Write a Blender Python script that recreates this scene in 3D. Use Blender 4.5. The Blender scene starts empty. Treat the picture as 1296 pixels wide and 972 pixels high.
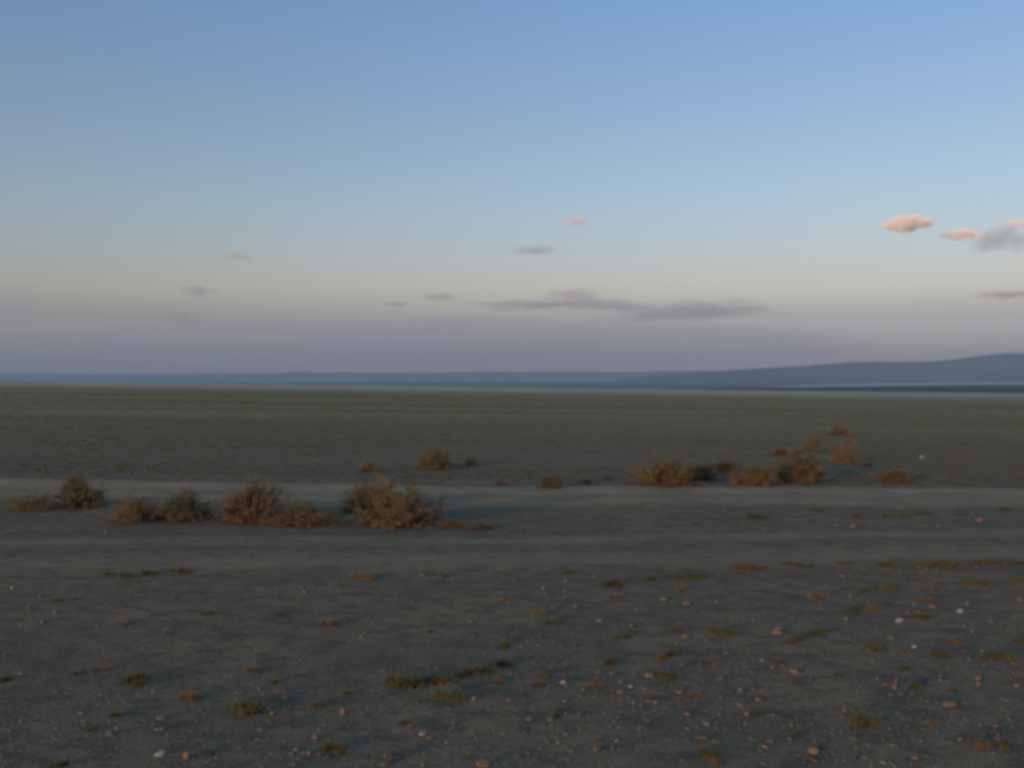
import bpy, math, random
import numpy as np
from mathutils import Vector, Matrix, noise

random.seed(7)
rng = np.random.default_rng(7)
sc = bpy.context.scene
COL = sc.collection

# ------------------------------------------------------------------ camera
CAM_H = 2.4
PITCH_PX = 6.0                       # eye level lies this far above the picture's middle (in 1296 px units)
F_PX = 1260.0
cam_data = bpy.data.cameras.new('camera')
cam = bpy.data.objects.new('camera', cam_data)
COL.objects.link(cam)
sc.camera = cam
cam_data.sensor_width = 36.0
cam_data.lens = 36.0 * F_PX / 1296.0
cam_data.clip_start = 0.05
cam_data.clip_end = 250000.0
cam.location = (0, 0, CAM_H)
PITCH = math.atan(PITCH_PX / F_PX)
cam.rotation_euler = (math.pi / 2 - PITCH, 0, 0)
cam_data.dof.use_dof = True          # a hand-held compact focused too near: everything is a little soft
cam_data.dof.focus_distance = 1.3
cam_data.dof.aperture_fstop = cam_data.lens / 1000.0 / 0.0048

# ------------------------------------------------------------------ sky and sun
SUN_EL, SUN_AZ = 6.0, -143.0         # degrees; azimuth clockwise from the view direction (+Y)
world = bpy.data.worlds.new('World')
sc.world = world
world.use_nodes = True
wn, wl = world.node_tree.nodes, world.node_tree.links
bg = wn['Background']
sky = wn.new('ShaderNodeTexSky')
sky.sky_type = 'NISHITA'
sky.sun_disc = False
sky.sun_elevation = math.radians(SUN_EL)
sky.sun_rotation = math.radians(SUN_AZ)
sky.altitude = 1200
sky.air_density = 1.0
sky.dust_density = 1.0
sky.ozone_density = 1.6
# dusk colours by height above the horizon (pale dust belt, mauve belt below it), all round the sky
geo = wn.new('ShaderNodeTexCoord')
sep = wn.new('ShaderNodeSeparateXYZ')
wl.new(geo.outputs['Generated'], sep.inputs[0])
mr = wn.new('ShaderNodeMapRange')
mr.inputs['From Min'].default_value = 0.0
mr.inputs['From Max'].default_value = 0.5
wl.new(sep.outputs['Z'], mr.inputs['Value'])
ramp = wn.new('ShaderNodeValToRGB')
ramp.color_ramp.interpolation = 'B_SPLINE'
GAIN = [  # elevation in degrees, colour gain
    (0.0, (0.250, 0.225, 0.440)),
    (1.0, (0.310, 0.194, 0.321)),
    (2.3, (0.426, 0.309, 0.441)),
    (3.6, (0.398, 0.292, 0.335)),
    (5.0, (0.691, 0.460, 0.417)),
    (6.8, (0.709, 0.503, 0.468)),
    (9.9, (0.735, 0.608, 0.575)),
    (15.5, (0.716, 0.607, 0.640)),
    (21.0, (0.637, 0.677, 0.777)),
    (29.0, (0.600, 0.620, 0.680)),  # unseen upper sky, tinted greyer for the light it throws on the ground
]
els = ramp.color_ramp.elements
while len(els) < len(GAIN):
    els.new(0.5)
for e, (deg, c) in zip(els, GAIN):
    e.position = math.sin(math.radians(deg)) / 0.5
    e.color = (*c, 1)
wl.new(mr.outputs[0], ramp.inputs[0])
mul = wn.new('ShaderNodeMix')
mul.data_type = 'RGBA'
mul.blend_type = 'MULTIPLY'
mul.inputs['Factor'].default_value = 1.0
wl.new(sky.outputs[0], mul.inputs[6])
wl.new(ramp.outputs[0], mul.inputs[7])
wl.new(mul.outputs[2], bg.inputs[0])
bg.inputs[1].default_value = 0.15

sun_data = bpy.data.lights.new('sun', 'SUN')
sun = bpy.data.objects.new('sun', sun_data)
COL.objects.link(sun)
sun_data.energy = 1.35
sun_data.color = (1.0, 0.56, 0.33)
sun_data.angle = math.radians(9.0)
_a, _e = math.radians(SUN_AZ), math.radians(SUN_EL)
to_sun = Vector((math.sin(_a) * math.cos(_e), math.cos(_a) * math.cos(_e), math.sin(_e)))
sun.rotation_euler = to_sun.to_track_quat('Z', 'Y').to_euler()
sun.location = to_sun * 50 + Vector((0, 0, 20))

sc.view_settings.view_transform = 'Standard'
sc.view_settings.look = 'None'
sc.view_settings.gamma = 1.0
sc.view_settings.exposure = 1.0
sc.cycles.use_denoising = True
sc.cycles.volume_bounces = 8
sc.cycles.max_bounces = 8
sc.cycles.volume_max_steps = 256
sc.cycles.volume_step_rate = 0.7


# ------------------------------------------------------------------ helpers
def tag(o, label=None, cat=None, group=None, kind=None):
    if label: o['label'] = label
    if cat: o['category'] = cat
    if group: o['group'] = group
    if kind: o['kind'] = kind
    return o


def link(o, parent=None):
    COL.objects.link(o)
    if parent is not None:
        o.parent = parent
    return o


def mesh(name, V, F, mats, mat_index=None, smooth=False):
    me = bpy.data.meshes.new(name)
    V = np.asarray(V, dtype=np.float32)
    if isinstance(F, np.ndarray):
        n, k = F.shape
        me.vertices.add(len(V)); me.vertices.foreach_set('co', V.ravel())
        me.loops.add(n * k); me.loops.foreach_set('vertex_index', F.astype(np.int32).ravel())
        me.polygons.add(n); me.polygons.foreach_set('loop_start', np.arange(0, n * k, k, dtype=np.int32))
        me.polygons.foreach_set('loop_total', np.full(n, k, dtype=np.int32))
        me.update(calc_edges=True)
    else:
        me.from_pydata([tuple(v) for v in V], [], F)
    for m in (mats if isinstance(mats, (list, tuple)) else [mats]):
        me.materials.append(m)
    if mat_index is not None:
        me.polygons.foreach_set('material_index', np.asarray(mat_index, dtype=np.int32))
    me.polygons.foreach_set('use_smooth', np.full(len(me.polygons), smooth))
    me.update()
    return me


def obj(name, me, parent=None, loc=None):
    o = bpy.data.objects.new(name, me)
    link(o, parent)
    if loc is not None:
        o.location = loc
    return o


def sstep(a, b, x):
    t = min(1.0, max(0.0, (x - a) / (b - a)))
    return t * t * (3 - 2 * t)


def fbm(x, y, z, octv=3):
    s, a, t = 0.0, 1.0, 0.0
    for _ in range(octv):
        s += a * noise.noise((x, y, z)); t += a
        x *= 2.03; y *= 2.03; a *= 0.5
    return s / t


# ------------------------------------------------------------------ the lie of the land (metres)
BASIN = -80.0


def gz(x, y):
    xc = max(-1500.0, min(1500.0, x))
    yc = max(-1500.0, min(4000.0, y))
    plain = -0.0128 * xc - 0.0053 * yc
    r = math.hypot(x, y)
    plain += 0.022 * noise.noise((x * 0.22, y * 0.3, 1.7)) + 0.03 * noise.noise((x * 0.06, y * 0.09, 4.2))
    if r > 60:
        plain += sstep(60, 500, r) * 0.5 * noise.noise((x * 0.004, y * 0.006, 9.1))
    drop = sstep(850, 4200, y)
    if drop <= 0:
        return plain
    floor = BASIN + 3.0 * noise.noise((x * 0.0003, y * 0.0003, 3.3))
    return plain * (1 - drop) + floor * drop


def P(px, py):
    """Ground point seen at a place of the 1296 x 972 photograph."""
    dx = (px - 648.0) / F_PX
    dz = -(py - 486.0) / F_PX
    d = Vector((dx, math.cos(PITCH) + dz * math.sin(PITCH), -math.sin(PITCH) + dz * math.cos(PITCH)))
    t = 1.0
    for _ in range(40):
        p = d * t
        err = CAM_H + p.z - gz(p.x, p.y)
        t += err / max(0.02, -d.z)
        if abs(err) < 1e-4:
            break
    p = d * t
    return Vector((p.x, p.y, gz(p.x, p.y)))


# ------------------------------------------------------------------ materials
class NT:
    def __init__(self, name):
        self.m = bpy.data.materials.new(name)
        self.m.use_nodes = True
        self.t = self.m.node_tree
        self.n, self.l = self.t.nodes, self.t.links
        self.b = self.n['Principled BSDF']
        self.out = self.n['Material Output']

    def pos(self):
        if not hasattr(self, '_p'):
            self._p = self.n.new('ShaderNodeNewGeometry').outputs['Position']
        return self._p

    def obco(self):
        return self.n.new('ShaderNodeTexCoord').outputs['Object']

    def mapping(self, v, scale=(1, 1, 1), loc=(0, 0, 0)):
        k = self.n.new('ShaderNodeMapping')
        k.inputs['Scale'].default_value = scale
        k.inputs['Location'].default_value = loc
        self.l.new(v, k.inputs[0])
        return k.outputs[0]

    def noise(self, v, scale, detail=3, rough=0.55):
        k = self.n.new('ShaderNodeTexNoise')
        k.inputs['Scale'].default_value = scale
        k.inputs['Detail'].default_value = detail
        k.inputs['Roughness'].default_value = rough
        self.l.new(v, k.inputs['Vector'])
        return k.outputs['Fac']

    def ramp(self, v, stops, interp='LINEAR'):
        k = self.n.new('ShaderNodeValToRGB')
        k.color_ramp.interpolation = interp
        e = k.color_ramp.elements
        while len(e) < len(stops):
            e.new(0.5)
        for i, (p, c) in zip(e, stops):
            i.position = p
            i.color = (c, c, c, 1) if isinstance(c, (int, float)) else (*c, 1)
        self.l.new(v, k.inputs[0])
        return k.outputs[0]

    def mix(self, f, a, b, mode='MIX'):
        k = self.n.new('ShaderNodeMix')
        k.data_type = 'RGBA'
        k.blend_type = mode
        for s, v in ((0, f), (6, a), (7, b)):
            if hasattr(v, 'is_output'):
                self.l.new(v, k.inputs[s])
            else:
                k.inputs[s].default_value = v if s == 0 else (*v, 1)
        return k.outputs[2]

    def math(self, op, a, b=None):
        k = self.n.new('ShaderNodeMath')
        k.operation = op
        for s, v in ((0, a), (1, b)):
            if v is None:
                continue
            if hasattr(v, 'is_output'):
                self.l.new(v, k.inputs[s])
            else:
                k.inputs[s].default_value = v
        return k.outputs[0]

    def bump(self, h, strength, dist):
        k = self.n.new('ShaderNodeBump')
        k.inputs['Strength'].default_value = strength
        k.inputs['Distance'].default_value = dist
        self.l.new(h, k.inputs['Height'])
        self.l.new(k.outputs[0], self.b.inputs['Normal'])

    def done(self, col, rough=0.95, spec=0.15):
        if hasattr(col, 'is_output'):
            self.l.new(col, self.b.inputs['Base Color'])
        else:
            self.b.inputs['Base Color'].default_value = (*col, 1)
        self.b.inputs['Roughness'].default_value = rough
        self.b.inputs['Specular IOR Level'].default_value = spec
        return self.m


def gravel_colour(t):
    """Dark desert gravel, turning to thin olive steppe away from the tracks."""
    p = t.pos()
    big = t.noise(t.mapping(p, (0.05, 0.16, 0.1)), 1.0, 4)
    mid = t.noise(t.mapping(p, (0.6, 0.8, 0.6)), 1.0, 5, 0.65)
    fine = t.noise(p, 26.0, 3, 0.7)
    base = t.mix(t.ramp(big, [(0.36, 0.0), (0.64, 1.0)]), (0.258, 0.211, 0.127), (0.311, 0.240, 0.135))
    base = t.mix(t.ramp(mid, [(0.38, 0.0), (0.62, 0.9)]), base, (0.197, 0.170, 0.110))
    clod = t.noise(t.mapping(p, (3.2, 4.2, 3.0)), 1.0, 4, 0.7)
    base = t.mix(t.ramp(clod, [(0.38, 0.95), (0.52, 0.0)]), base, (0.148, 0.130, 0.088))
    base = t.mix(t.ramp(clod, [(0.55, 0.0), (0.74, 0.6)]), base, (0.360, 0.274, 0.162))
    base = t.mix(t.ramp(fine, [(0.32, 0.85), (0.5, 0.0)]), base, (0.128, 0.112, 0.076))
    base = t.mix(t.ramp(fine, [(0.58, 0.0), (0.75, 0.6)]), base, (0.406, 0.308, 0.181))
    # steppe cover: a property of the place (grass thickens beyond the tracks)
    s = t.n.new('ShaderNodeSeparateXYZ')
    t.l.new(p, s.inputs[0])
    far = t.n.new('ShaderNodeMapRange')
    far.inputs['From Min'].default_value = 24.0
    far.inputs['From Max'].default_value = 75.0
    t.l.new(s.outputs['Y'], far.inputs['Value'])
    patch = t.noise(t.mapping(p, (0.01, 0.05, 0.05)), 1.0, 4, 0.6)
    olive = t.mix(t.ramp(patch, [(0.38, 0.0), (0.60, 1.0)]), (0.276, 0.238, 0.103), (0.455, 0.363, 0.190))
    olive = t.mix(t.ramp(fine, [(0.35, 0.5), (0.6, 0.0)]), olive, (0.207, 0.172, 0.075))
    olive = t.mix(t.ramp(mid, [(0.40, 0.6), (0.55, 0.0)]), olive, (0.228, 0.191, 0.092))
    col = t.mix(far.outputs[0], base, olive)
    # bare pale soil at the edge of the shelf, darker scrub in the basin beyond
    edge = t.n.new('ShaderNodeMapRange')
    edge.inputs['From Min'].default_value = 200.0
    edge.inputs['From Max'].default_value = 420.0
    t.l.new(s.outputs['Y'], edge.inputs['Value'])
    col = t.mix(t.math('MULTIPLY', edge.outputs[0], 0.8), col, (0.640, 0.570, 0.375))
    bas = t.n.new('ShaderNodeMapRange')
    bas.inputs['From Min'].default_value = 2000.0
    bas.inputs['From Max'].default_value = 4000.0
    t.l.new(s.outputs['Y'], bas.inputs['Value'])
    scrub = t.noise(t.mapping(p, (0.00025, 0.0008, 0.0005)), 1.0, 4, 0.6)
    bcol = t.mix(t.ramp(scrub, [(0.4, 0.0), (0.6, 1.0)]), (0.15, 0.15, 0.13), (0.24, 0.225, 0.19))
    col = t.mix(bas.outputs[0], col, bcol)
    return col, fine, mid


t = NT('gravel_plain')
gc, fine, mid = gravel_colour(t)
t.bump(fine, 0.6, 0.03)
M_GROUND = t.done(gc)

t = NT('track_dust')
gc, fine, mid = gravel_colour(t)
att = t.n.new('ShaderNodeAttribute')
att.attribute_name = 'wear'
p = t.pos()
n1 = t.noise(t.mapping(p, (0.7, 2.8, 1.0)), 1.0, 6, 0.72)
n2 = t.noise(p, 9.0, 4, 0.7)
dust = t.mix(t.ramp(n2, [(0.35, 0.0), (0.7, 1.0)]), (0.460, 0.350, 0.200), (0.560, 0.435, 0.255))
w = t.math('MULTIPLY', att.outputs['Fac'], t.ramp(n1, [(0.36, 0.15), (0.58, 1.0)]))
t.bump(fine, 0.4, 0.02)
M_TRACK = t.done(t.mix(w, gc, dust))

t = NT('pebble_stone')
att = t.n.new('ShaderNodeAttribute')
att.attribute_name = 'tint'
pc = t.ramp(att.outputs['Fac'], [(0.0, (0.100, 0.090, 0.070)), (0.40, (0.170, 0.148, 0.105)), (0.80, (0.235, 0.198, 0.132)),
                                 (0.92, (0.265, 0.195, 0.125)), (0.97, (0.300, 0.210, 0.138)), (0.995, (0.320, 0.265, 0.190)), (1.0, (0.38, 0.34, 0.28))])
M_PEBBLE = t.done(pc, 0.9, 0.2)


def stone_mat(name, a, b):
    t = NT(name)
    n = t.noise(t.obco(), 30.0, 4, 0.65)
    t.bump(n, 0.5, 0.004)
    return t.done(t.mix(t.ramp(n, [(0.35, 0.0), (0.65, 1.0)]), a, b), 0.85, 0.25)


M_WHITE = stone_mat('quartz', (0.292, 0.284, 0.267), (0.396, 0.378, 0.361))
M_TAN = stone_mat('tan_stone', (0.181, 0.133, 0.086), (0.258, 0.194, 0.129))
M_PINK = stone_mat('pink_stone', (0.172, 0.116, 0.095), (0.224, 0.155, 0.125))
M_DARK = stone_mat('dark_stone', (0.055, 0.06, 0.065), (0.10, 0.10, 0.105))


def leaf_mat(name, a, b, c, scale=6.0, transl=0.15):
    """Leaves and blades that vary from plant tip to plant tip."""
    t = NT(name)
    oi = t.n.new('ShaderNodeObjectInfo')
    n = t.noise(t.pos(), scale, 3, 0.6)
    col = t.mix(t.ramp(n, [(0.38, 0.0), (0.64, 1.0)]), a, b)
    col = t.mix(t.math('MULTIPLY', oi.outputs['Random'], 0.6), col, c)
    return t.done(col, 0.85, 0.15)


M_LEAF_OLIVE = leaf_mat('olive_scrub_leaf', (0.166, 0.155, 0.075), (0.237, 0.207, 0.107), (0.194, 0.165, 0.096))
M_LEAF_GREY = leaf_mat('grey_scrub_leaf', (0.150, 0.151, 0.090), (0.207, 0.196, 0.122), (0.172, 0.169, 0.092))
M_LEAF_RUSSET = leaf_mat('russet_scrub_leaf', (0.216, 0.157, 0.084), (0.295, 0.218, 0.117), (0.237, 0.178, 0.105))
M_LEAF_STRAW = leaf_mat('straw_scrub_leaf', (0.325, 0.278, 0.127), (0.423, 0.367, 0.184), (0.363, 0.319, 0.156))
M_TWIG = leaf_mat('dry_twig', (0.225, 0.159, 0.087), (0.314, 0.231, 0.126), (0.237, 0.182, 0.106))
M_GRASS = leaf_mat('olive_grass', (0.104, 0.126, 0.040), (0.158, 0.176, 0.062), (0.128, 0.136, 0.056), 14.0)
M_GRASS_DARK = leaf_mat('dark_cushion', (0.080, 0.086, 0.034), (0.115, 0.112, 0.048), (0.090, 0.088, 0.042), 14.0)
M_GRASS_DRY = leaf_mat('dry_grass', (0.205, 0.150, 0.072), (0.290, 0.210, 0.108), (0.240, 0.160, 0.085), 14.0)
M_STEPPE = leaf_mat('steppe_grass', (0.100, 0.096, 0.042), (0.150, 0.130, 0.070), (0.1, 0.09, 0.05), 0.5)

t = NT('mountain_rock')
n = t.noise(t.mapping(t.pos(), (0.0006, 0.0006, 0.0016)), 1.0, 5, 0.6)
M_MOUNT = t.done(t.mix(t.ramp(n, [(0.35, 0.0), (0.65, 1.0)]), (0.085, 0.082, 0.085), (0.14, 0.125, 0.115)))
t = NT('salt_crust')
n = t.noise(t.mapping(t.pos(), (0.0004, 0.002, 0.001)), 1.0, 4, 0.6)
M_SALT = t.done(t.mix(t.ramp(n, [(0.35, 0.0), (0.65, 1.0)]), (0.56, 0.52, 0.45), (0.72, 0.67, 0.58)), 0.8, 0.15)

# ------------------------------------------------------------------ ground sheet, to the horizon
front = np.radians(np.arange(-40, 40.001, 0.2))
rest = np.radians(np.arange(42, 318.001, 3.0))
ang = np.concatenate([front, rest])
NA = len(ang)
rad = [0.8]
while rad[-1] < 45000:
    rad.append(rad[-1] * 1.04)
rad[-1] = 45000.0
V = [(0, 0, gz(0, 0))]
for r in rad:
    for a in ang:
        x, y = r * math.sin(a), r * math.cos(a)
        V.append((x, y, gz(x, y)))
i = np.arange(NA)
j = (i + 1) % NA
F = []
for k in range(len(rad) - 1):
    a0, a1 = 1 + k * NA, 1 + (k + 1) * NA
    F.append(np.stack([a0 + i, a1 + i, a1 + j, a0 + j], 1))
quads = np.concatenate(F)[:, ::-1]
gm = mesh('ground', V, quads, M_GROUND, smooth=True)
ground = tag(obj('ground', gm), kind='structure')
fan = mesh('ground_centre', V[:1 + NA], [(0, 1 + (q + 1) % NA, 1 + q) for q in range(NA)], M_GROUND, smooth=True)
tag(obj('ground_underfoot', fan), kind='structure')


# ------------------------------------------------------------------ wheel tracks
def track(name, line, width, wears, ridge, label):
    """A worn strip along a line of ground points; 'wears' gives the dustiness across it."""
    xs = np.linspace(line[0][0], line[-1][0], 240)
    lx = [p[0] for p in line]; ly = [p[1] for p in line]
    nv = len(wears)
    V, W = [], []
    for a, x in enumerate(xs):
        yc = float(np.interp(x, lx, ly)) + 0.25 * noise.noise((x * 0.12, 3.0, width))
        wd = width * (1 + 0.22 * fbm(x * 0.35, 8.0, width, 3))
        for b in range(nv):
            v = b / (nv - 1)
            y = yc + (v - 0.5) * wd + (0.22 * noise.noise((x * 0.8, b * 0.5, 2.0)))
            edge = min(1.0, min(v, 1 - v) * 5)
            z = gz(x, y) - 0.012 + 0.028 * min(1.0, edge * 1.6) + edge * ridge[b] * (0.8 + 0.5 * noise.noise((x * 1.3, b * 2.1, 5.0)))
            V.append((x, y, z))
            W.append(wears[b])
    F = np.array([(a * nv + b, (a + 1) * nv + b, (a + 1) * nv + b + 1, a * nv + b + 1)
                  for a in range(len(xs) - 1) for b in range(nv - 1)])
    me = mesh(name, V, F, M_TRACK, smooth=True)
    at = me.attributes.new('wear', 'FLOAT', 'POINT')
    at.data.foreach_set('value', np.array(W, dtype=np.float32))
    return tag(obj(name, me), label=label, kind='structure')


def widen(pts):
    (x0, y0), (x1, y1) = pts[0], pts[1]
    (x2, y2), (x3, y3) = pts[-2], pts[-1]
    k0, k1 = (y1 - y0) / (x1 - x0), (y3 - y2) / (x3 - x2)
    return [(x0 - 25, y0 - 25 * k0 * 0.6)] + pts + [(x3 + 25, y3 + 25 * k1 * 0.6)]


line1 = widen([tuple(P(px, py)[:2]) for px, py in ((0, 617), (250, 622), (500, 626), (648, 628), (1000, 628), (1296, 628))])
track('dirt_track', line1, 4.6,
      [0, .15, .45, .70, .75, .55, .60, .85, 1, 1, .9, .5, .12, 0],
      [0, .0, .01, .0, .0, .02, .03, .01, 0, 0, .01, .03, .03, 0], 'pale dusty vehicle track crossing the dark gravel')
line2 = widen([tuple(P(px, py)[:2]) for px, py in ((0, 702), (250, 699), (500, 698), (648, 697), (1000, 692), (1296, 688))])
track('dirt_track', line2, 3.6,
      [0, .12, .34, .42, .22, .05, .04, .10, .30, .40, .30, .12, .03, 0],
      [0, .03, .0, .0, .02, .04, .05, .04, .01, 0, .01, .04, .03, 0], 'faint twin wheel ruts in the near gravel')

# ------------------------------------------------------------------ far country: salt flat, ranges
def strip_sheet(name, pts, z, m):
    me = mesh(name, [(x, y, z) for x, y in pts], [tuple(range(len(pts)))], m)
    return tag(obj(name, me), kind='structure')


def far_pt(px, py, z):
    """Point of the level z seen at a place of the photograph."""
    dy = (py - (486.0 - PITCH_PX)) / F_PX
    d = (CAM_H - z) / dy
    return ((px - 648.0) / F_PX * d, d)


SZ = BASIN + 6.0
low = [far_pt(px, py, SZ) for px, py in ((960, 490.4), (1020, 490.0), (1060, 489.2), (1100, 489.0), (1150, 488.0), (1200, 487.6), (1240, 486.8), (1300, 486.5), (1360, 486.2), (1440, 486.0))]
top = [far_pt(px, py, SZ) for px, py in ((1460, 484.0), (1400, 484.0), (1296, 484.0), (1240, 484.1), (1180, 484.4), (1120, 485.2), (1060, 486.4), (1010, 487.8))]
strip_sheet('salt_flat', low + top, SZ, M_SALT)


t = NT('far_scrub')
n = t.noise(t.mapping(t.pos(), (0.0004, 0.002, 0.001)), 1.0, 4, 0.6)
M_SCRUB = t.done(t.mix(t.ramp(n, [(0.35, 0.0), (0.65, 1.0)]), (0.035, 0.04, 0.032), (0.07, 0.075, 0.06)))
CZ = BASIN + 4.5
low = [far_pt(px, py, CZ) for px, py in ((880, 492.6), (930, 493.2), (1000, 493.4), (1080, 494.0), (1160, 494.6), (1240, 494.8), (1320, 495.4), (1440, 495.2))]
top = [far_pt(px, py, CZ) for px, py in ((1440, 486.4), (1340, 486.7), (1240, 487.4), (1160, 488.6), (1100, 489.7), (1040, 490.3), (970, 491.0), (910, 491.6))]
strip_sheet('scrubland', low + top, CZ, M_SCRUB)


def mountain_range(name, dist, depth, skyline, seed, rough):
    """A ridge at a distance whose crest follows the given heights (px, m); real slopes front and back."""
    px = np.array([s[0] for s in skyline], float)
    hh = np.array([s[1] for s in skyline], float)
    n = 260
    us = np.linspace(px[0], px[-1], n)
    prof = [(-1.0, 0.0), (-0.7, 0.10), (-0.45, 0.28), (-0.25, 0.58), (-0.1, 0.86), (0.0, 1.0), (0.2, 0.7), (0.5, 0.3), (1.0, 0.0)]
    V = []
    for u in us:
        a = math.atan((u - 648.0) / F_PX)
        h = float(np.interp(u, px, hh))
        for k, (v, f) in enumerate(prof):
            d = (dist + v * depth) / math.cos(a)
            x, y = d * math.sin(a), d * math.cos(a)
            rr = fbm(x * rough, y * rough, seed, 4)
            z = BASIN - 10 + f * (h + 10) * (1 + 0.42 * rr * (0.5 + f * (1 - f) * 3))
            V.append((x, y, z))
    m = len(prof)
    F = np.array([(a * m + b, (a + 1) * m + b, (a + 1) * m + b + 1, a * m + b + 1) for a in range(n - 1) for b in range(m - 1)])
    return tag(obj(name, mesh(name, V, F, M_MOUNT, smooth=True)), kind='structure')


def hpx(py, dist):      # height over the basin of a crest seen at py
    return ((486.0 - PITCH_PX) - py) / F_PX * dist + CAM_H - BASIN


D1, D2 = 43000.0, 29000.0
mountain_range('mountain_range', D1, 2000, [(-700, hpx(472, D1)), (0, hpx(473, D1)), (200, hpx(473.5, D1)), (400, hpx(471.5, D1)), (650, hpx(471, D1)),
               (860, hpx(470, D1)), (1000, hpx(469, D1)), (1250, hpx(468, D1)), (1500, hpx(468, D1)), (2000, hpx(470, D1))], 2.0, 0.00035)
mountain_range('mountain_range', D2, 2500, [(780, hpx(480, D2)), (870, hpx(472, D2)), (930, hpx(468.5, D2)), (1000, hpx(464.5, D2)), (1060, hpx(461, D2)), (1110, hpx(459, D2)),
               (1160, hpx(458, D2)), (1200, hpx(454.5, D2)), (1240, hpx(449, D2)), (1275, hpx(446, D2)), (1310, hpx(446.5, D2)), (1400, hpx(444, D2)), (1550, hpx(446, D2)), (1800, hpx(456, D2)), (2100, hpx(470, D2))], 5.0, 0.0004)

# ------------------------------------------------------------------ haze in the air
HB = (46000.0, -110.0, 1250.0)
t = NT('haze_air')
t.n.remove(t.b)
pv = t.n.new('ShaderNodeVolumePrincipled')
pv.inputs['Color'].default_value = (0.47, 0.78, 1.0, 1)
pv.inputs['Density'].default_value = 2.6e-5
t.l.new(pv.outputs[0], t.out.inputs['Volume'])
hx, z0, z1 = HB
HV = [(x, y, z) for z in (z0, z1) for x, y in ((-hx, -hx), (hx, -hx), (hx, hx), (-hx, hx))]
HF = [(0, 3, 2, 1), (4, 5, 6, 7), (0, 1, 5, 4), (1, 2, 6, 5), (2, 3, 7, 6), (3, 0, 4, 7)]
tag(obj('haze', mesh('haze', HV, HF, t.m)), kind='stuff')

# ------------------------------------------------------------------ clouds (beyond the haze)
ICO_V = None


def icosphere(sub):
    import bmesh
    bm = bmesh.new()
    bmesh.ops.create_icosphere(bm, subdivisions=sub, radius=1.0)
    v = np.array([q.co[:] for q in bm.verts]); f = np.array([[q.index for q in p.verts] for p in bm.faces])
    bm.free()
    return v, f


ICO3_V, ICO3_F = icosphere(4)


def cloud_mat(name, colour, density, stretch, lo, hi, seed, core=0.25, aniso=0.0):
    t = NT(name)
    t.n.remove(t.b)
    g = t.n.new('ShaderNodeTexCoord').outputs['Generated']
    c = t.n.new('ShaderNodeVectorMath'); c.operation = 'MULTIPLY_ADD'
    t.l.new(g, c.inputs[0]); c.inputs[1].default_value = (2, 2, 2); c.inputs[2].default_value = (-1, -1, -1)
    ln = t.n.new('ShaderNodeVectorMath'); ln.operation = 'LENGTH'
    t.l.new(c.outputs[0], ln.inputs[0])
    fall = t.n.new('ShaderNodeMapRange')
    fall.inputs['From Min'].default_value = 1.0; fall.inputs['From Max'].default_value = core
    t.l.new(ln.outputs['Value'], fall.inputs['Value'])
    n = t.noise(t.mapping(g, stretch, (seed, seed * 1.7, 0)), 1.0, 6, 0.62)
    v = t.math('ADD', n, t.math('MULTIPLY', fall.outputs[0], 0.40))
    m = t.n.new('ShaderNodeMapRange')
    m.inputs['From Min'].default_value = lo; m.inputs['From Max'].default_value = hi
    t.l.new(v, m.inputs['Value'])
    soft = t.n.new('ShaderNodeMapRange')       # nothing right at the hull
    soft.inputs['From Min'].default_value = 0.0; soft.inputs['From Max'].default_value = 0.2
    t.l.new(fall.outputs[0], soft.inputs['Value'])
    d = t.math('MULTIPLY', t.math('MULTIPLY', m.outputs[0], soft.outputs[0]), density)
    pv = t.n.new('ShaderNodeVolumePrincipled')
    pv.inputs['Color'].default_value = (*colour, 1)
    pv.inputs['Anisotropy'].default_value = aniso
    t.l.new(d, pv.inputs['Density'])
    t.l.new(pv.outputs[0], t.out.inputs['Volume'])
    return t.m


def cloud(x0, x1, y0, y1, dist, tau, kind, label, seed, aspect=2.0, group=None):
    k = dist / F_PX
    cx, cy = (x0 + x1) / 2 - 648.0, (486.0 - PITCH_PX) - (y0 + y1) / 2
    L, H = (x1 - x0) * k * 1.15, (y1 - y0) * k * 1.15
    D = max(H * 1.5, min(L * 0.7, H * aspect * 2))
    V = []
    for v in ICO3_V:
        b = 1 + 0.35 * fbm(v[0] * 2.6 + seed, v[1] * 2.6, v[2] * 2.6 + seed * 3, 4)
        z = v[2] * b * H / 2
        if v[2] < 0:
            z *= 0.7
        V.append((v[0] * b * L / 2, v[1] * b * D / 2, z))
    colour = {'peach': (0.985, 0.97, 0.96), 'mauve': (0.80, 0.74, 0.78), 'slate': (0.64, 0.72, 0.86)}[kind]  # mauve and slate put the Earth's shadow into the vapour colour
    lo, hi = {'peach': (0.60, 0.80), 'mauve': (0.62, 1.0), 'slate': (0.60, 0.98)}[kind]
    st = (3.6 * max(1.0, L / D) ** 0.9, 3.0, 2.6)
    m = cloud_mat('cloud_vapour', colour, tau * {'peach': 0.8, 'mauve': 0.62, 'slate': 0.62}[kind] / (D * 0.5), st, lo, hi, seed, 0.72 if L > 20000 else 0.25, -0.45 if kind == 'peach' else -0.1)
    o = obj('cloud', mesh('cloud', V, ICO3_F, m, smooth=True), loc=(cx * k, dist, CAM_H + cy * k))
    o.rotation_euler.z = -math.atan2(cx * k, dist)
    return tag(o, label, 'cloud', group)


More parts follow.
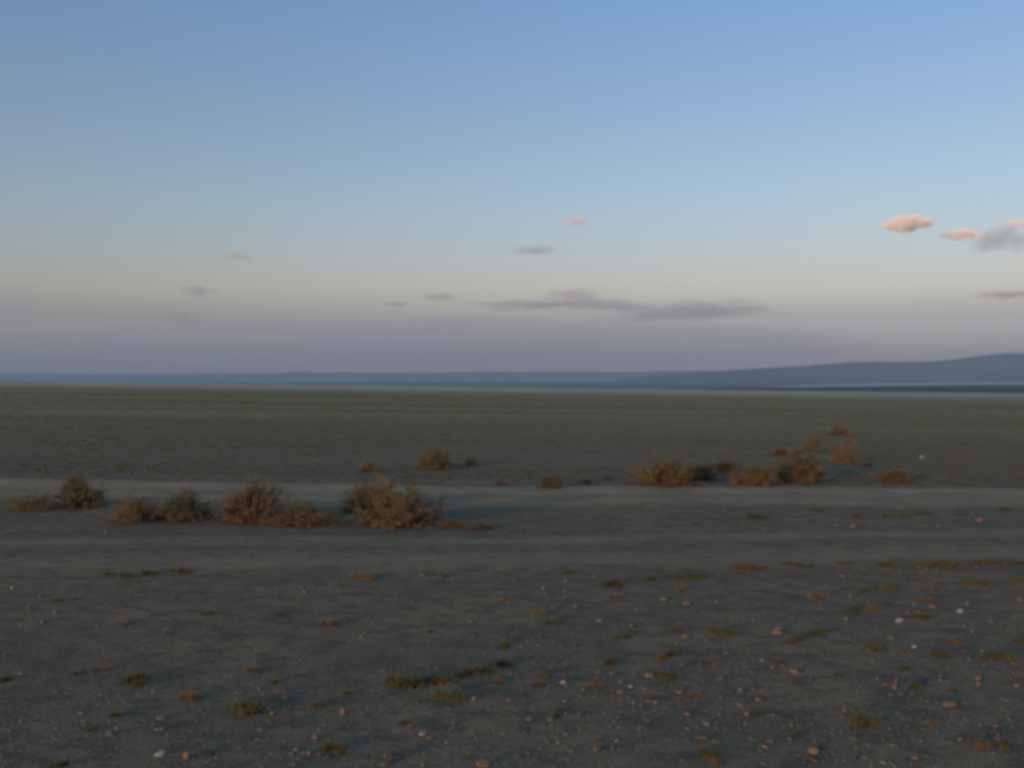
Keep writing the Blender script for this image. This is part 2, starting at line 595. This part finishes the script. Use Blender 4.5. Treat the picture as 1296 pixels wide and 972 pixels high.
cloud(1114, 1186, 272, 299, 26000, 5.0, 'peach', 'bright peach puff of cloud alone in the blue above the mountain', 1.3)
cloud(1192, 1246, 290, 308, 27000, 2.2, 'peach', 'small pale peach wisp beside the broken mauve cloud', 2.1)
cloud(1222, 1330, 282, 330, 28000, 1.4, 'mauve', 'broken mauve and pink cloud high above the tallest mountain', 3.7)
cloud(1262, 1340, 276, 291, 27500, 1.2, 'peach', 'thin peach streak on top of the broken mauve cloud', 4.4)
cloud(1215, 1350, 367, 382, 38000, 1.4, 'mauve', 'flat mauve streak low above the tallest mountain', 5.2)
cloud(708, 748, 274, 289, 30000, 0.9, 'peach', 'tiny faint peach wisp high above the long slate streaks', 6.9)
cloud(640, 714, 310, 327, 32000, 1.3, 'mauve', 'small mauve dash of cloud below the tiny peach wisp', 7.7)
cloud(274, 322, 318, 333, 33000, 0.7, 'peach', 'tiny faint peach smear above the small grey mauve cloud', 8.3)
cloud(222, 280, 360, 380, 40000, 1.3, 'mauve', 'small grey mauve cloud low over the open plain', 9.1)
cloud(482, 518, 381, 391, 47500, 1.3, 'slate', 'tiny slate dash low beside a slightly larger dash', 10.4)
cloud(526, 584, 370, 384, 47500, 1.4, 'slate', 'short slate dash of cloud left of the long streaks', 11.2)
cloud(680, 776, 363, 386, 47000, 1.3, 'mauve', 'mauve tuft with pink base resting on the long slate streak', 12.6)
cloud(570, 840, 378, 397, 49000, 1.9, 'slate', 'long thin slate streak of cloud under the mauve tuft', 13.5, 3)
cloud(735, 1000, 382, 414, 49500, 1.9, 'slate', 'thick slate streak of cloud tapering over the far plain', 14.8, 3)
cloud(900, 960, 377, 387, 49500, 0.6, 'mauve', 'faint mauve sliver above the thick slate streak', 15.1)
cloud(-60, 105, 410, 432, 52000, 0.7, 'peach', 'faint pink bar of cloud over the left end of the far bank', 16.9)
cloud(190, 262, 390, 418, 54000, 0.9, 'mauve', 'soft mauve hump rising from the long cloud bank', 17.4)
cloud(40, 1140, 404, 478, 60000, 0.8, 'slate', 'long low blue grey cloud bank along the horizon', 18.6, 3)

# ------------------------------------------------------------------ loose gravel
ico_v, ico_f = icosphere(1)


def pebble_field(n):
    u = rng.random(n)
    yy = 4.0 * (27.0 / 4.0) ** u
    xx = (rng.random(n) * 2 - 1) * (0.58 * yy + 2.0)
    size = np.clip(np.exp(rng.normal(-5.0, 0.55, n)), 0.004, 0.036)
    keep = np.ones(n, bool)
    for line, hw in ((line1, 1.7), (line2, 1.2)):
        yc = np.interp(xx, [p[0] for p in line], [p[1] for p in line])
        keep &= ~((np.abs(yy - yc) < hw) & (rng.random(n) < 0.85))
    clump = np.array([fbm(a * 0.9, b * 0.9, 3.1, 3) + 0.03 * a for a, b in zip(xx, yy)])    # stones gather in drifts
    keep &= clump > rng.uniform(-0.55, 0.35, n)
    xx, yy, size = xx[keep], yy[keep], size[keep]
    n = len(xx)
    zz = np.array([gz(a, b) for a, b in zip(xx, yy)])
    V = ico_v[None] * (1 + rng.normal(0, 0.16, (n, 12, 1)))
    V = V * np.stack([rng.uniform(.8, 1.4, n), rng.uniform(.7, 1.2, n), rng.uniform(.35, .75, n)], 1)[:, None]
    th = rng.random(n) * math.tau
    c, s_ = np.cos(th)[:, None], np.sin(th)[:, None]
    V = np.stack([V[..., 0] * c - V[..., 1] * s_, V[..., 0] * s_ + V[..., 1] * c, V[..., 2]], 2) * size[:, None, None]
    V += np.stack([xx, yy, zz + size * rng.uniform(-0.1, 0.2, n)], 1)[:, None]
    F = (ico_f[None] + (np.arange(n) * 12)[:, None, None]).reshape(-1, 3)
    me = mesh('gravel', V.reshape(-1, 3), F, M_PEBBLE)
    at = me.attributes.new('tint', 'FLOAT', 'POINT')
    at.data.foreach_set('value', np.repeat(rng.random(n).astype(np.float32), 12))
    return tag(obj('gravel', me), 'small loose pebbles strewn over the dark ground', 'gravel', kind='stuff')


pebble_field(75000)


# ------------------------------------------------------------------ thin steppe grass beyond the tracks
def blades(n, cx, cy, cz, spread, h, wid, lean, rg):
    """n triangular blades round the given centres (arrays), as vertices and faces."""
    a = rg.random(n) * math.tau
    rr = np.sqrt(rg.random(n)) * spread
    bx, by = cx + rr * np.cos(a), cy + rr * np.sin(a)
    d = a + rg.normal(0, 0.6, n)
    hh = h * rg.uniform(0.5, 1.15, n)
    lx = np.cos(d) * hh * lean * rg.uniform(0.2, 1.2, n); ly = np.sin(d) * hh * lean * rg.uniform(0.2, 1.2, n)
    f = rg.random(n) * math.tau
    wx, wy = np.cos(f) * wid, np.sin(f) * wid
    z0 = np.broadcast_to(cz, (n,)) - 0.004
    p0 = np.stack([bx - wx, by - wy, z0], 1); p1 = np.stack([bx + wx, by + wy, z0], 1)
    m0 = np.stack([bx + lx * .4 - wx * .8, by + ly * .4 - wy * .8, z0 + hh * .6], 1)
    m1 = np.stack([bx + lx * .4 + wx * .8, by + ly * .4 + wy * .8, z0 + hh * .6], 1)
    tp = np.stack([bx + lx, by + ly, z0 + hh], 1)
    V = np.stack([p0, p1, m0, m1, tp], 1).reshape(-1, 3)
    o = (np.arange(n) * 5)[:, None]
    F = np.concatenate([o + np.array([[0, 1, 3]]), o + np.array([[0, 3, 2]]), o + np.array([[2, 3, 4]])])
    return V, F


def steppe(n):
    u = rng.random(n)
    yy = 25.0 * (170.0 / 25.0) ** u
    xx = (rng.random(n) * 2 - 1) * (0.58 * yy + 4.0)
    keep = np.array([noise.noise((a * 0.05, b * 0.11, 6.0)) + 0.35 * noise.noise((a * .4, b * .5, 2.0)) > rng.uniform(-0.5, 0.35) for a, b in zip(xx, yy)])
    xx, yy = xx[keep], yy[keep]
    k = 6
    zz = np.array([gz(a, b) for a, b in zip(xx, yy)])
    big = np.repeat(rng.uniform(0.6, 1.3, len(xx)), k) * np.repeat(1 + yy / 150, k)
    V, F = blades(len(xx) * k, np.repeat(xx, k), np.repeat(yy, k), np.repeat(zz, k), 0.10 * big, 0.055 * big, 0.008 * big, 0.9, rng)
    return tag(obj('steppe_grass', mesh('steppe_grass', V, F, M_STEPPE)), 'thin olive steppe grass covering the plain beyond the track', 'grass', kind='stuff')


steppe(26000)


# ------------------------------------------------------------------ shrubs
def tube(V, F, pts, r0, r1):
    b = len(V)
    n = len(pts)
    for q, p in enumerate(pts):
        d = (pts[min(q + 1, n - 1)] - pts[max(q - 1, 0)]).normalized()
        s1 = d.orthogonal().normalized(); s2 = d.cross(s1)
        r = r0 + (r1 - r0) * q / (n - 1)
        for k in range(3):
            a = k * math.tau / 3
            V.append(p + (s1 * math.cos(a) + s2 * math.sin(a)) * r)
    for q in range(n - 1):
        for k in range(3):
            k2 = (k + 1) % 3
            F.append((b + q * 3 + k, b + q * 3 + k2, b + q * 3 + 3 + k2)); F.append((b + q * 3 + k, b + q * 3 + 3 + k2, b + q * 3 + 3 + k))


def shrub_variant(seed, n_stem, n_leaf, dry_level, spiky=0.0, lump=0.35):
    """Unit shrub (width 1, height 1): stems, green foliage, dry foliage."""
    R = random.Random(seed)
    SV, SF, LV, LF, DV, DF = [], [], [], [], [], []
    for _ in range(n_stem):
        az = R.random() * math.tau
        pol = math.radians(8 + 80 * R.random() ** 0.75)
        d = Vector((math.sin(pol) * math.cos(az), math.sin(pol) * math.sin(az), math.cos(pol)))
        l = 1 + lump * fbm(d.x * 1.9 + seed, d.y * 1.9, d.z * 1.9, 2) * 2
        L = l * (0.72 + 0.28 * R.random()) * (1 + spiky * (R.random() ** 3))
        base = Vector((R.gauss(0, .09), R.gauss(0, .09), -0.02))
        end = Vector((d.x * .47 * L, d.y * .47 * L, max(.05, d.z * .93 * L)))
        ctl = base.lerp(end, .5) + Vector((R.gauss(0, .05) - d.x * .06, R.gauss(0, .05) - d.y * .06, R.gauss(0, .05) - .04 * (1 - d.z)))
        pts = [base * ((1 - q) ** 2) + ctl * (2 * q * (1 - q)) + end * (q * q) for q in (0, .25, .5, .75, 1)]
        tube(SV, SF, pts, .008, .002)
        for _k in range(6):
            q = R.uniform(.3, 1)
            p0 = base * ((1 - q) ** 2) + ctl * (2 * q * (1 - q)) + end * (q * q)
            dd = (d + Vector((R.gauss(0, .55), R.gauss(0, .55), R.gauss(.15, .45)))).normalized()
            ll = R.uniform(.10, .24)
            p1 = p0 + Vector((dd.x * ll * .6, dd.y * ll * .6, dd.z * ll))
            p1.z = max(p1.z, .02)
            tube(SV, SF, [p0, p0.lerp(p1, .5) + Vector((R.gauss(0, .012), R.gauss(0, .012), .01)), p1], .0035, .001)
            for _j in range(n_leaf):
                c = p0.lerp(p1, R.uniform(.15, 1.08)) + Vector((R.gauss(0, .02), R.gauss(0, .02), R.gauss(0, .022)))
                if c.z < .015: c.z = R.uniform(.015, .06)
                a = Vector((R.gauss(0, 1), R.gauss(0, 1), R.gauss(.4, 1))).normalized()
                b = a.orthogonal().normalized()
                b = (b * math.cos(R.random() * 6) + a.cross(b) * math.sin(R.random() * 6)).normalized()
                s = R.uniform(.010, .021)
                dry = R.random() < sstep(dry_level + .18, dry_level - .18, c.z) if dry_level < 1 else True
                V, F = (DV, DF) if dry else (LV, LF)
                n = len(V)
                V += [c - b * s * .4, c + a * s * .9, c + b * s * .4, c - a * s * .9]
                F += [(n, n + 1, n + 2), (n, n + 2, n + 3)]
    return (SV, SF), (LV, LF), (DV, DF)


VARIANTS = {}
for k in range(4):
    VARIANTS['dome', k] = shrub_variant(11 + k, 120, 26, .22, 0, .22)
for k in range(3):
    VARIANTS['russet', k] = shrub_variant(31 + k, 110, 25, .55, 0, .25)
for k in range(3):
    VARIANTS['thin', k] = shrub_variant(51 + k, 55, 16, .3, .1, .4)
for k in range(2):
    VARIANTS['vee', k] = shrub_variant(71 + k, 120, 22, .18, .05, .35)
MESHES = {}


def shrub_mesh(kind, k, leaf):
    key = (kind, k, leaf.name)
    if key not in MESHES:
        (SV, SF), (LV, LF), (DV, DF) = VARIANTS[kind, k]
        dryleaf = M_LEAF_RUSSET if leaf is not M_LEAF_STRAW else M_LEAF_STRAW
        MESHES[key] = [(nm, mesh(nm, v, np.array(f), m)) for nm, v, f, m in
                       (('stems', SV, SF, M_TWIG), ('foliage', LV, LF, leaf), ('dry_foliage', DV, DF, dryleaf)) if f]
    return MESHES[key]


def shrub(px, py, w, h, kind, k, leaf, label, group=None, name='shrub'):
    p = P(px, py)
    m_px = p.y / F_PX
    root = bpy.data.objects.new(name, None)
    root.empty_display_size = 0.2
    link(root)
    root.location = p - Vector((0, 0, 0.01))
    root.rotation_euler.z = random.random() * math.tau
    root.scale = (w * m_px * 1.2, w * m_px * 1.2, h * m_px * 1.06)
    for nm, me in shrub_mesh(kind, k, leaf):
        obj(nm, me, root)
    return tag(root, label, 'shrub', group)


OL, GR, RU, ST = M_LEAF_OLIVE, M_LEAF_GREY, M_LEAF_RUSSET, M_LEAF_STRAW
NEAR = 'shrubs along the near edge of the pale track'
FAR = 'shrubs on the plain behind the pale track'
for a in (
    (47, 646, 44, 28, 'thin', 0, OL, 'sparse twiggy shrub next to the upright round shrub', NEAR),
    (22, 645, 34, 20, 'thin', 1, OL, 'smallest sparse shrub at the end of the near row', NEAR),
    (100, 642, 60, 42, 'dome', 0, OL, 'upright round olive shrub standing apart at the near row end', NEAR),
    (172, 659, 58, 35, 'russet', 0, OL, 'russet-based dome shrub touching a grey green shrub', NEAR),
    (233, 657, 76, 36, 'dome', 1, GR, 'wide grey green shrub between russet shrub and tallest dome', NEAR),
    (321, 660, 86, 54, 'dome', 2, OL, 'tall olive dome shrub with russet skirt and low shrub beside it', NEAR),
    (378, 663, 74, 30, 'russet', 1, GR, 'low russet shrub leaning against the tall olive dome', NEAR),
    (423, 664, 40, 16, 'thin', 2, OL, 'flat thin shrub in the gap between the two largest shrubs', NEAR),
    (468, 648, 70, 42, 'dome', 3, OL, 'brown olive shrub joined to the back of the widest shrub', NEAR),
    (508, 663, 104, 55, 'vee', 0, OL, 'widest olive shrub with fanned out orange stems', NEAR),
    (572, 667, 30, 11, 'russet', 2, OL, 'small russet clump at the foot of the widest shrub', NEAR),
    (606, 669, 40, 9, 'russet', 0, OL, 'flat orange clump farthest along the near row', NEAR),
    (465, 597, 40, 20, 'thin', 0, OL, 'thin brownish shrub behind the track above the widest shrub', FAR),
    (551, 593, 44, 27, 'dome', 1, OL, 'rounded olive shrub behind the track beside a straw tuft', FAR),
    (596, 589, 24, 16, 'thin', 1, ST, 'small pale straw coloured shrub behind the track', FAR),
    (632, 614, 24, 9, 'thin', 2, OL, 'low faint shrub at the back edge of the pale track', FAR),
    (697, 618, 36, 21, 'dome', 2, OL, 'lone olive brown shrub at the back edge of the track', FAR),
    (742, 612, 20, 9, 'thin', 0, GR, 'tiny grey shrub beside the lone olive brown shrub', FAR),
    (843, 614, 80, 38, 'russet', 1, OL, 'large russet mound of a shrub behind the track', FAR),
    (886, 607, 42, 22, 'dome', 3, OL, 'small olive shrub against the large russet mound', FAR),
    (913, 596, 56, 14, 'dome', 0, GR, 'low flat green shrub behind the orange shrub', FAR),
    (955, 613, 62, 28, 'russet', 2, OL, 'bright orange brown shrub nearest the track in the far cluster', FAR),
    (1010, 609, 66, 38, 'dome', 1, OL, 'tall brown olive shrub in the far cluster', FAR),
    (990, 576, 30, 11, 'russet', 0, OL, 'small flat russet shrub behind the tall brown olive shrub', FAR),
    (1027, 571, 34, 24, 'thin', 1, OL, 'thin upright shrub at the back of the far cluster', FAR),
    (1068, 586, 46, 34, 'thin', 2, OL, 'sparse see-through shrub beside the tall brown olive shrub', FAR),
    (1062, 551, 46, 15, 'thin', 0, RU, 'small russet shrub farthest out on the plain', FAR),
    (1095, 590, 26, 10, 'thin', 1, GR, 'tiny grey shrub beside the sparse see-through shrub', FAR),
    (1130, 609, 50, 16, 'russet', 1, OL, 'low russet shrub alone near the back edge of the track', FAR),
):
    shrub(*a)


# ------------------------------------------------------------------ grass tufts
def tuft_variant(seed, n, lean, share):
    """Unit cushion of fine blades, thick in the middle and thinning out to a ragged edge."""
    rg = np.random.default_rng(seed)
    c = rg.normal(0, .17, (6, 2)); size = rg.uniform(.5, 1.0, 6)

    def part(m, hmul, wid):
        pick = rg.integers(0, 6, m)
        off = rg.normal(0, .12, (m, 2)) * size[pick][:, None]
        x, y = c[pick, 0] + off[:, 0], c[pick, 1] + off[:, 1]
        h = hmul * size[pick] * np.exp(-((off ** 2).sum(1)) / .03) * rg.uniform(.5, 1.2, m) + .10
        return blades(m, x, y, 0.0, .02, h, wid, lean, rg)
    return part(n, .95, .011), part(int(n * share), .8, .009)


TUFTS = [tuft_variant(100 + q, 420, .5, .25) for q in range(6)]
TM = {}


def tuft(px, py, w, h, kind, label, group, k=None):
    k = random.randrange(6) if k is None else k
    p = P(px, py)
    m_px = p.y / F_PX
    key = (k, kind)
    if key not in TM:
        (V, F), (Vd, Fd) = TUFTS[k]
        g = {'green': M_GRASS, 'dark': M_GRASS_DARK, 'dry': M_GRASS_DRY}[kind]
        TM[key] = mesh('grass_tuft', np.concatenate([V, Vd]), np.concatenate([F, Fd + len(V)]),
                       [g, M_GRASS_DRY if kind != 'dark' else M_GRASS], np.r_[np.zeros(len(F)), np.ones(len(Fd))])
    o = obj('grass_tuft', TM[key], loc=p)
    o.rotation_euler.z = random.random() * math.tau if w < h * 2.5 else random.choice((0, math.pi)) + random.gauss(0, .3)
    o.scale = (w * m_px, w * m_px * (1 if w < h * 2.5 else .7), h * m_px * .95)
    return tag(o, label, 'grass tuft', group)


G1, L1 = 'tufts in a short row by the near ruts', 'dark green tuft in the short row beside the near wheel ruts'
for x, y, w, h in ((137, 728, 26, 9), (160, 731, 24, 9), (187, 726, 32, 9), (228, 724, 34, 10)):
    tuft(x, y, w, h, 'green', L1, G1)
G2, L2 = 'tufts lining the near edge of the ruts', 'olive tuft in the line along the near edge of the ruts'
for x, y, w, h in ((720, 726, 22, 8), (822, 734, 24, 8), (858, 731, 30, 10), (885, 731, 26, 9), (1000, 716, 26, 9), (1020, 718, 18, 8), (1067, 715, 24, 9), (1122, 717, 32, 11),
                   (1165, 716, 30, 9), (1197, 717, 42, 13), (1223, 717, 24, 8), (1256, 713, 40, 10), (1290, 714, 26, 10)):
    tuft(x, y, w, h, 'green', L2, G2)
G3, L3 = 'cushions between the tracks', 'small green cushion on the strip between the two tracks'
for x, y, w, h in ((1036, 646, 28, 7), (1085, 655, 18, 6), (1122, 654, 16, 7), (1145, 655, 16, 8), (1170, 651, 26, 6), (1272, 646, 26, 7), (1215, 652, 20, 5), (880, 664, 14, 5)):
    tuft(x, y, w, h, 'green', L3, G3)
tuft(955, 657, 24, 12, 'dark', 'darkest round cushion on the strip between the two tracks', None)
tuft(775, 741, 34, 12, 'dark', 'dark green cushion just in front of the near ruts', None)
tuft(456, 733, 40, 11, 'dry', 'yellow dry tuft on its own beside the near ruts', None)
tuft(952, 719, 60, 9, 'dry', 'wide dry russet tuft at the edge of the near ruts', None)
tuft(171, 864, 42, 20, 'green', 'round moss green tuft alone on bare dark gravel', None)
tuft(305, 900, 66, 19, 'green', 'broad flat green tuft with dry orange stalks at one end', None)
tuft(516, 866, 54, 22, 'green', 'tall green tuft joined to a flat green strip', None)
tuft(548, 863, 52, 14, 'green', 'flat green strip of grass beside the tall green tuft', None)
tuft(565, 886, 50, 19, 'green', 'bushy green tuft in front of the flat green strip', None)
tuft(606, 852, 56, 16, 'green', 'slanting green tuft with a darker cushion behind it', None)
tuft(636, 842, 24, 12, 'dark', 'dark cushion behind the slanting green tuft', None)
tuft(838, 858, 46, 13, 'green', 'flat green tuft with a tan stone at its end', None)
tuft(910, 803, 46, 13, 'green', 'wide olive tuft with orange dry stalks on open gravel', None)
tuft(1096, 920, 40, 28, 'green', 'upright green brown tuft near the pink stones', None)
tuft(1262, 834, 44, 15, 'green', 'wide olive tuft with a russet end near the pair of pale stones', None)
tuft(420, 952, 34, 17, 'green', 'bright green tuft with an orange stone beside it', None)
G4, L4 = 'small tufts dotted over the near gravel', 'small olive tuft dotted on the near gravel'
G5, L5 = 'small dry tufts on the near gravel', 'small dry yellow brown tuft on the near gravel'
small = [(75, 968, 26, 12), (240, 884, 26, 12), (145, 907, 16, 8), (118, 924, 16, 8), (320, 849, 18, 8), (345, 864, 16, 8), (405, 894, 26, 10), (416, 790, 22, 12), (264, 777, 22, 8),
         (635, 818, 20, 10), (680, 779, 20, 10), (697, 790, 16, 8), (620, 851, 22, 8), (628, 864, 22, 8), (680, 868, 18, 8), (790, 807, 28, 9), (835, 833, 22, 9), (855, 800, 24, 9), (850, 828, 22, 9),
         (755, 871, 28, 10), (772, 840, 26, 12), (690, 855, 22, 12), (1032, 757, 32, 11), (1095, 749, 26, 9), (1130, 747, 28, 11), (1176, 747, 18, 7), (1232, 740, 40, 9), (1290, 735, 28, 9), (1175, 760, 26, 8),
         (1008, 812, 28, 12), (1035, 803, 34, 10), (900, 838, 26, 7), (985, 840, 24, 8), (1100, 822, 30, 9), (1140, 828, 22, 7), (1145, 848, 18, 9), (1195, 830, 40, 9), (1210, 815, 26, 7), (1168, 782, 36, 8),
         (1080, 773, 22, 9), (1112, 772, 26, 10), (1288, 812, 22, 9), (1155, 871, 20, 10), (1243, 945, 26, 14), (1270, 945, 26, 12), (890, 956, 40, 12), (905, 965, 26, 12), (100, 853, 22, 8), (5, 862, 20, 10), (130, 848, 20, 7),
         (510, 916, 22, 8), (440, 880, 16, 10), (640, 760, 18, 7), (565, 730, 16, 6), (1000, 690, 20, 5), (860, 745, 18, 6), (1060, 855, 14, 6), (1205, 875, 14, 6), (1180, 918, 22, 8), (960, 905, 16, 7), (700, 905, 18, 7), (760, 938, 16, 7),
         (780, 757, 20, 7), (1010, 930, 18, 8), (880, 880, 20, 8), (350, 780, 16, 7), (75, 760, 18, 6), (160, 790, 14, 6), (545, 800, 14, 6), (1250, 690, 20, 6)]
for n, (x, y, w, h) in enumerate(small):
    if n % 3 == 1:
        tuft(x, y, w, h, 'dry', L5, G5)
    else:
        tuft(x, y, w, h, 'green', L4, G4)


# ------------------------------------------------------------------ single stones
S_V, S_F = icosphere(3)


def stone_mesh(seed, m):
    R = random.Random(seed)
    cuts = [(Vector((R.gauss(0, 1), R.gauss(0, 1), R.gauss(0, 1))).normalized(), R.uniform(.55, .85)) for _ in range(9)]
    V = []
    for v in S_V:
        p = Vector(v)
        for nrm, d in cuts:
            e = p.dot(nrm) - d
            if e > 0: p -= nrm * e * .9
        p *= 1 + .05 * fbm(p.x * 3 + seed, p.y * 3, p.z * 3, 2)
        V.append(p)
    return mesh('stone', V, S_F, m, smooth=False)


STONES = {}


def stone(px, py, w, h, m, label, group=None):
    k = random.randrange(4)
    key = (k, m.name)
    if key not in STONES:
        STONES[key] = stone_mesh(200 + k * 7, m)
    p = P(px, py)
    s = p.y / F_PX
    o = obj('stone', STONES[key], loc=p + Vector((0, 0, h * s * .22)))
    o.scale = (w * s * .5, max(w, h) * s * .4, h * s * .46)
    o.rotation_euler = (random.gauss(0, .15), random.gauss(0, .15), random.gauss(0, .4))
    return tag(o, label, 'stone', group)


W, T, K, DK = M_WHITE, M_TAN, M_PINK, M_DARK
stone(203, 956, 15, 9, W, 'white stone lying beside the blocky tan stone')
stone(237, 959, 15, 14, T, 'blocky tan stone lying beside the white stone')
stone(262, 956, 20, 9, DK, 'flat dark stone beside the blocky tan stone')
stone(1138, 787, 13, 7, W, 'bright white flat stone on the gravel')
stone(1215, 775, 10, 7, W, 'pale round stone near the bright white flat stone')
stone(1005, 851, 20, 8, T, 'flat orange tan stone with a pointed end')
stone(985, 799, 14, 9, T, 'squat tan stone near the wide olive tuft with orange stalks')
stone(1127, 809, 13, 6, T, 'small cream stone below the bright white flat stone')
stone(1202, 893, 23, 8, T, 'long flat tan slab near the pair of pale stones')
stone(1030, 952, 20, 11, T, 'wide tan stone on the bare near gravel')
stone(1158, 960, 13, 6, K, 'rosy flat stone near the wide tan stone')
stone(822, 857, 13, 9, T, 'tan stone at the end of the flat green tuft')
stone(361, 885, 13, 7, T, 'tan stone near the broad flat green tuft')
stone(386, 852, 13, 6, K, 'small pinkish stone lying alone behind the tan stone')
stone(434, 903, 11, 11, T, 'rounded orange stone on bare gravel')
stone(442, 952, 10, 6, T, 'orange stone beside the bright green tuft')
stone(612, 969, 20, 11, T, 'large orange brown stone by itself')
stone(1170, 863, 11, 5, DK, 'small dark flat stone near the pink stones')
stone(500, 961, 22, 10, DK, 'large dark stone with a pinkish stone beside it')
stone(489, 958, 11, 8, K, 'pinkish stone beside the large dark stone')
for x, y, w, h in ((1238, 861, 9, 8), (1239, 867, 9, 6)):
    stone(x, y, w, h, T, 'one of the pair of touching pale stones', 'pair of touching pale stones')
for x, y, w, h in ((1110, 860, 7, 6), (1121, 868, 8, 6), (1132, 872, 8, 10), (1134, 864, 7, 8), (1140, 880, 10, 6), (1152, 869, 6, 6)):
    stone(x, y, w, h, K, 'pink stone in the loose cluster near the upright green brown tuft', 'cluster of pink stones')
for x, y, w, h in ((713, 865, 11, 6), (798, 871, 9, 6), (1157, 820, 9, 5), (535, 930, 10, 7)):
    stone(x, y, w, h, W, 'small greyish white stone scattered among the tufts', 'scattered whitish stones')
for n, (x, y) in enumerate(((520, 920), (575, 917), (600, 886), (645, 887), (785, 876), (862, 845), (860, 878), (697, 912), (670, 912), (755, 950), (812, 922), (890, 935), (870, 905), (1225, 765), (1180, 770), (1255, 788),
                            (1070, 785), (978, 846), (935, 800), (345, 905), (330, 925), (400, 935), (392, 955), (545, 935), (870, 765), (700, 770), (840, 760), (910, 860), (1240, 660), (1236, 673), (1080, 668), (830, 890), (945, 905), (975, 940), (1215, 937), (1260, 920))):
    if n % 2:
        stone(x, y, random.uniform(9, 13), random.uniform(5, 8), K, 'small pinkish stone strewn on the near gravel', 'strewn pinkish stones')
    else:
        stone(x, y, random.uniform(9, 14), random.uniform(5, 8), T, 'small tan stone strewn on the near gravel', 'strewn tan stones')
stone(1167, 580, 8, 6, W, 'white speck of a stone out on the plain behind the track')


# ------------------------------------------------------------------ look-alikes: say what each lies nearest to
LANDMARKS = [(phrase, P(x, y)) for phrase, x, y in (
    ('white stone by the blocky tan stone', 203, 956), ('bright white flat stone', 1138, 787), ('flat orange tan stone', 1005, 851), ('long flat tan slab', 1202, 893),
    ('wide tan stone', 1030, 952), ('rosy flat stone', 1158, 960), ('large orange brown stone', 612, 969), ('large dark stone', 500, 961), ('rounded orange stone', 434, 903),
    ('round moss green tuft', 171, 864), ('broad flat green tuft', 305, 900), ('tall green tuft', 516, 866), ('slanting green tuft', 606, 852), ('bushy green tuft', 565, 886),
    ('flat green tuft with tan stone', 838, 858), ('wide olive tuft with orange stalks', 910, 803), ('upright green brown tuft', 1096, 920), ('pair of touching pale stones', 1238, 864),
    ('bright green tuft', 420, 952), ('yellow dry tuft by the ruts', 456, 733), ('wide dry russet tuft', 952, 719), ('dark cushion by the ruts', 775, 741), ('squat tan stone', 985, 799),
    ('pale round stone', 1215, 775), ('cluster of pink stones', 1130, 868), ('tallest olive dome shrub', 321, 660), ('upright round olive shrub', 100, 642), ('widest olive shrub', 508, 663),
    ('darkest round cushion', 955, 657), ('wide olive tuft with russet end', 1262, 834), ('small pinkish lone stone', 386, 852))]
HEAD = {L1: 'dark green row tuft', L2: 'olive rut-edge tuft', L3: 'green cushion between the tracks', L4: 'small olive tuft', L5: 'small dry yellow brown tuft',
        'small pinkish stone strewn on the near gravel': 'small strewn pinkish stone', 'small tan stone strewn on the near gravel': 'small strewn tan stone',
        'small greyish white stone scattered among the tufts': 'small greyish white stone'}
for lab, head in HEAD.items():
    near = {}
    for o in [q for q in COL.objects if q.get('label') == lab]:
        d, ph = min(((o.location - lp).length, ph) for ph, lp in LANDMARKS)
        near.setdefault(ph, []).append((d, o.name, o))
    for ph, lst in near.items():
        lst.sort(key=lambda q: q[:2])
        for r, (d, nm, o) in enumerate(lst):
            o['label'] = '%s %s the %s' % (head, ('nearest to', 'second nearest to', 'third nearest to', 'fourth nearest to', 'fifth nearest to', 'sixth nearest to', 'seventh nearest to', 'eighth nearest to', 'ninth nearest to', 'tenth nearest to')[min(r, 9)], ph)
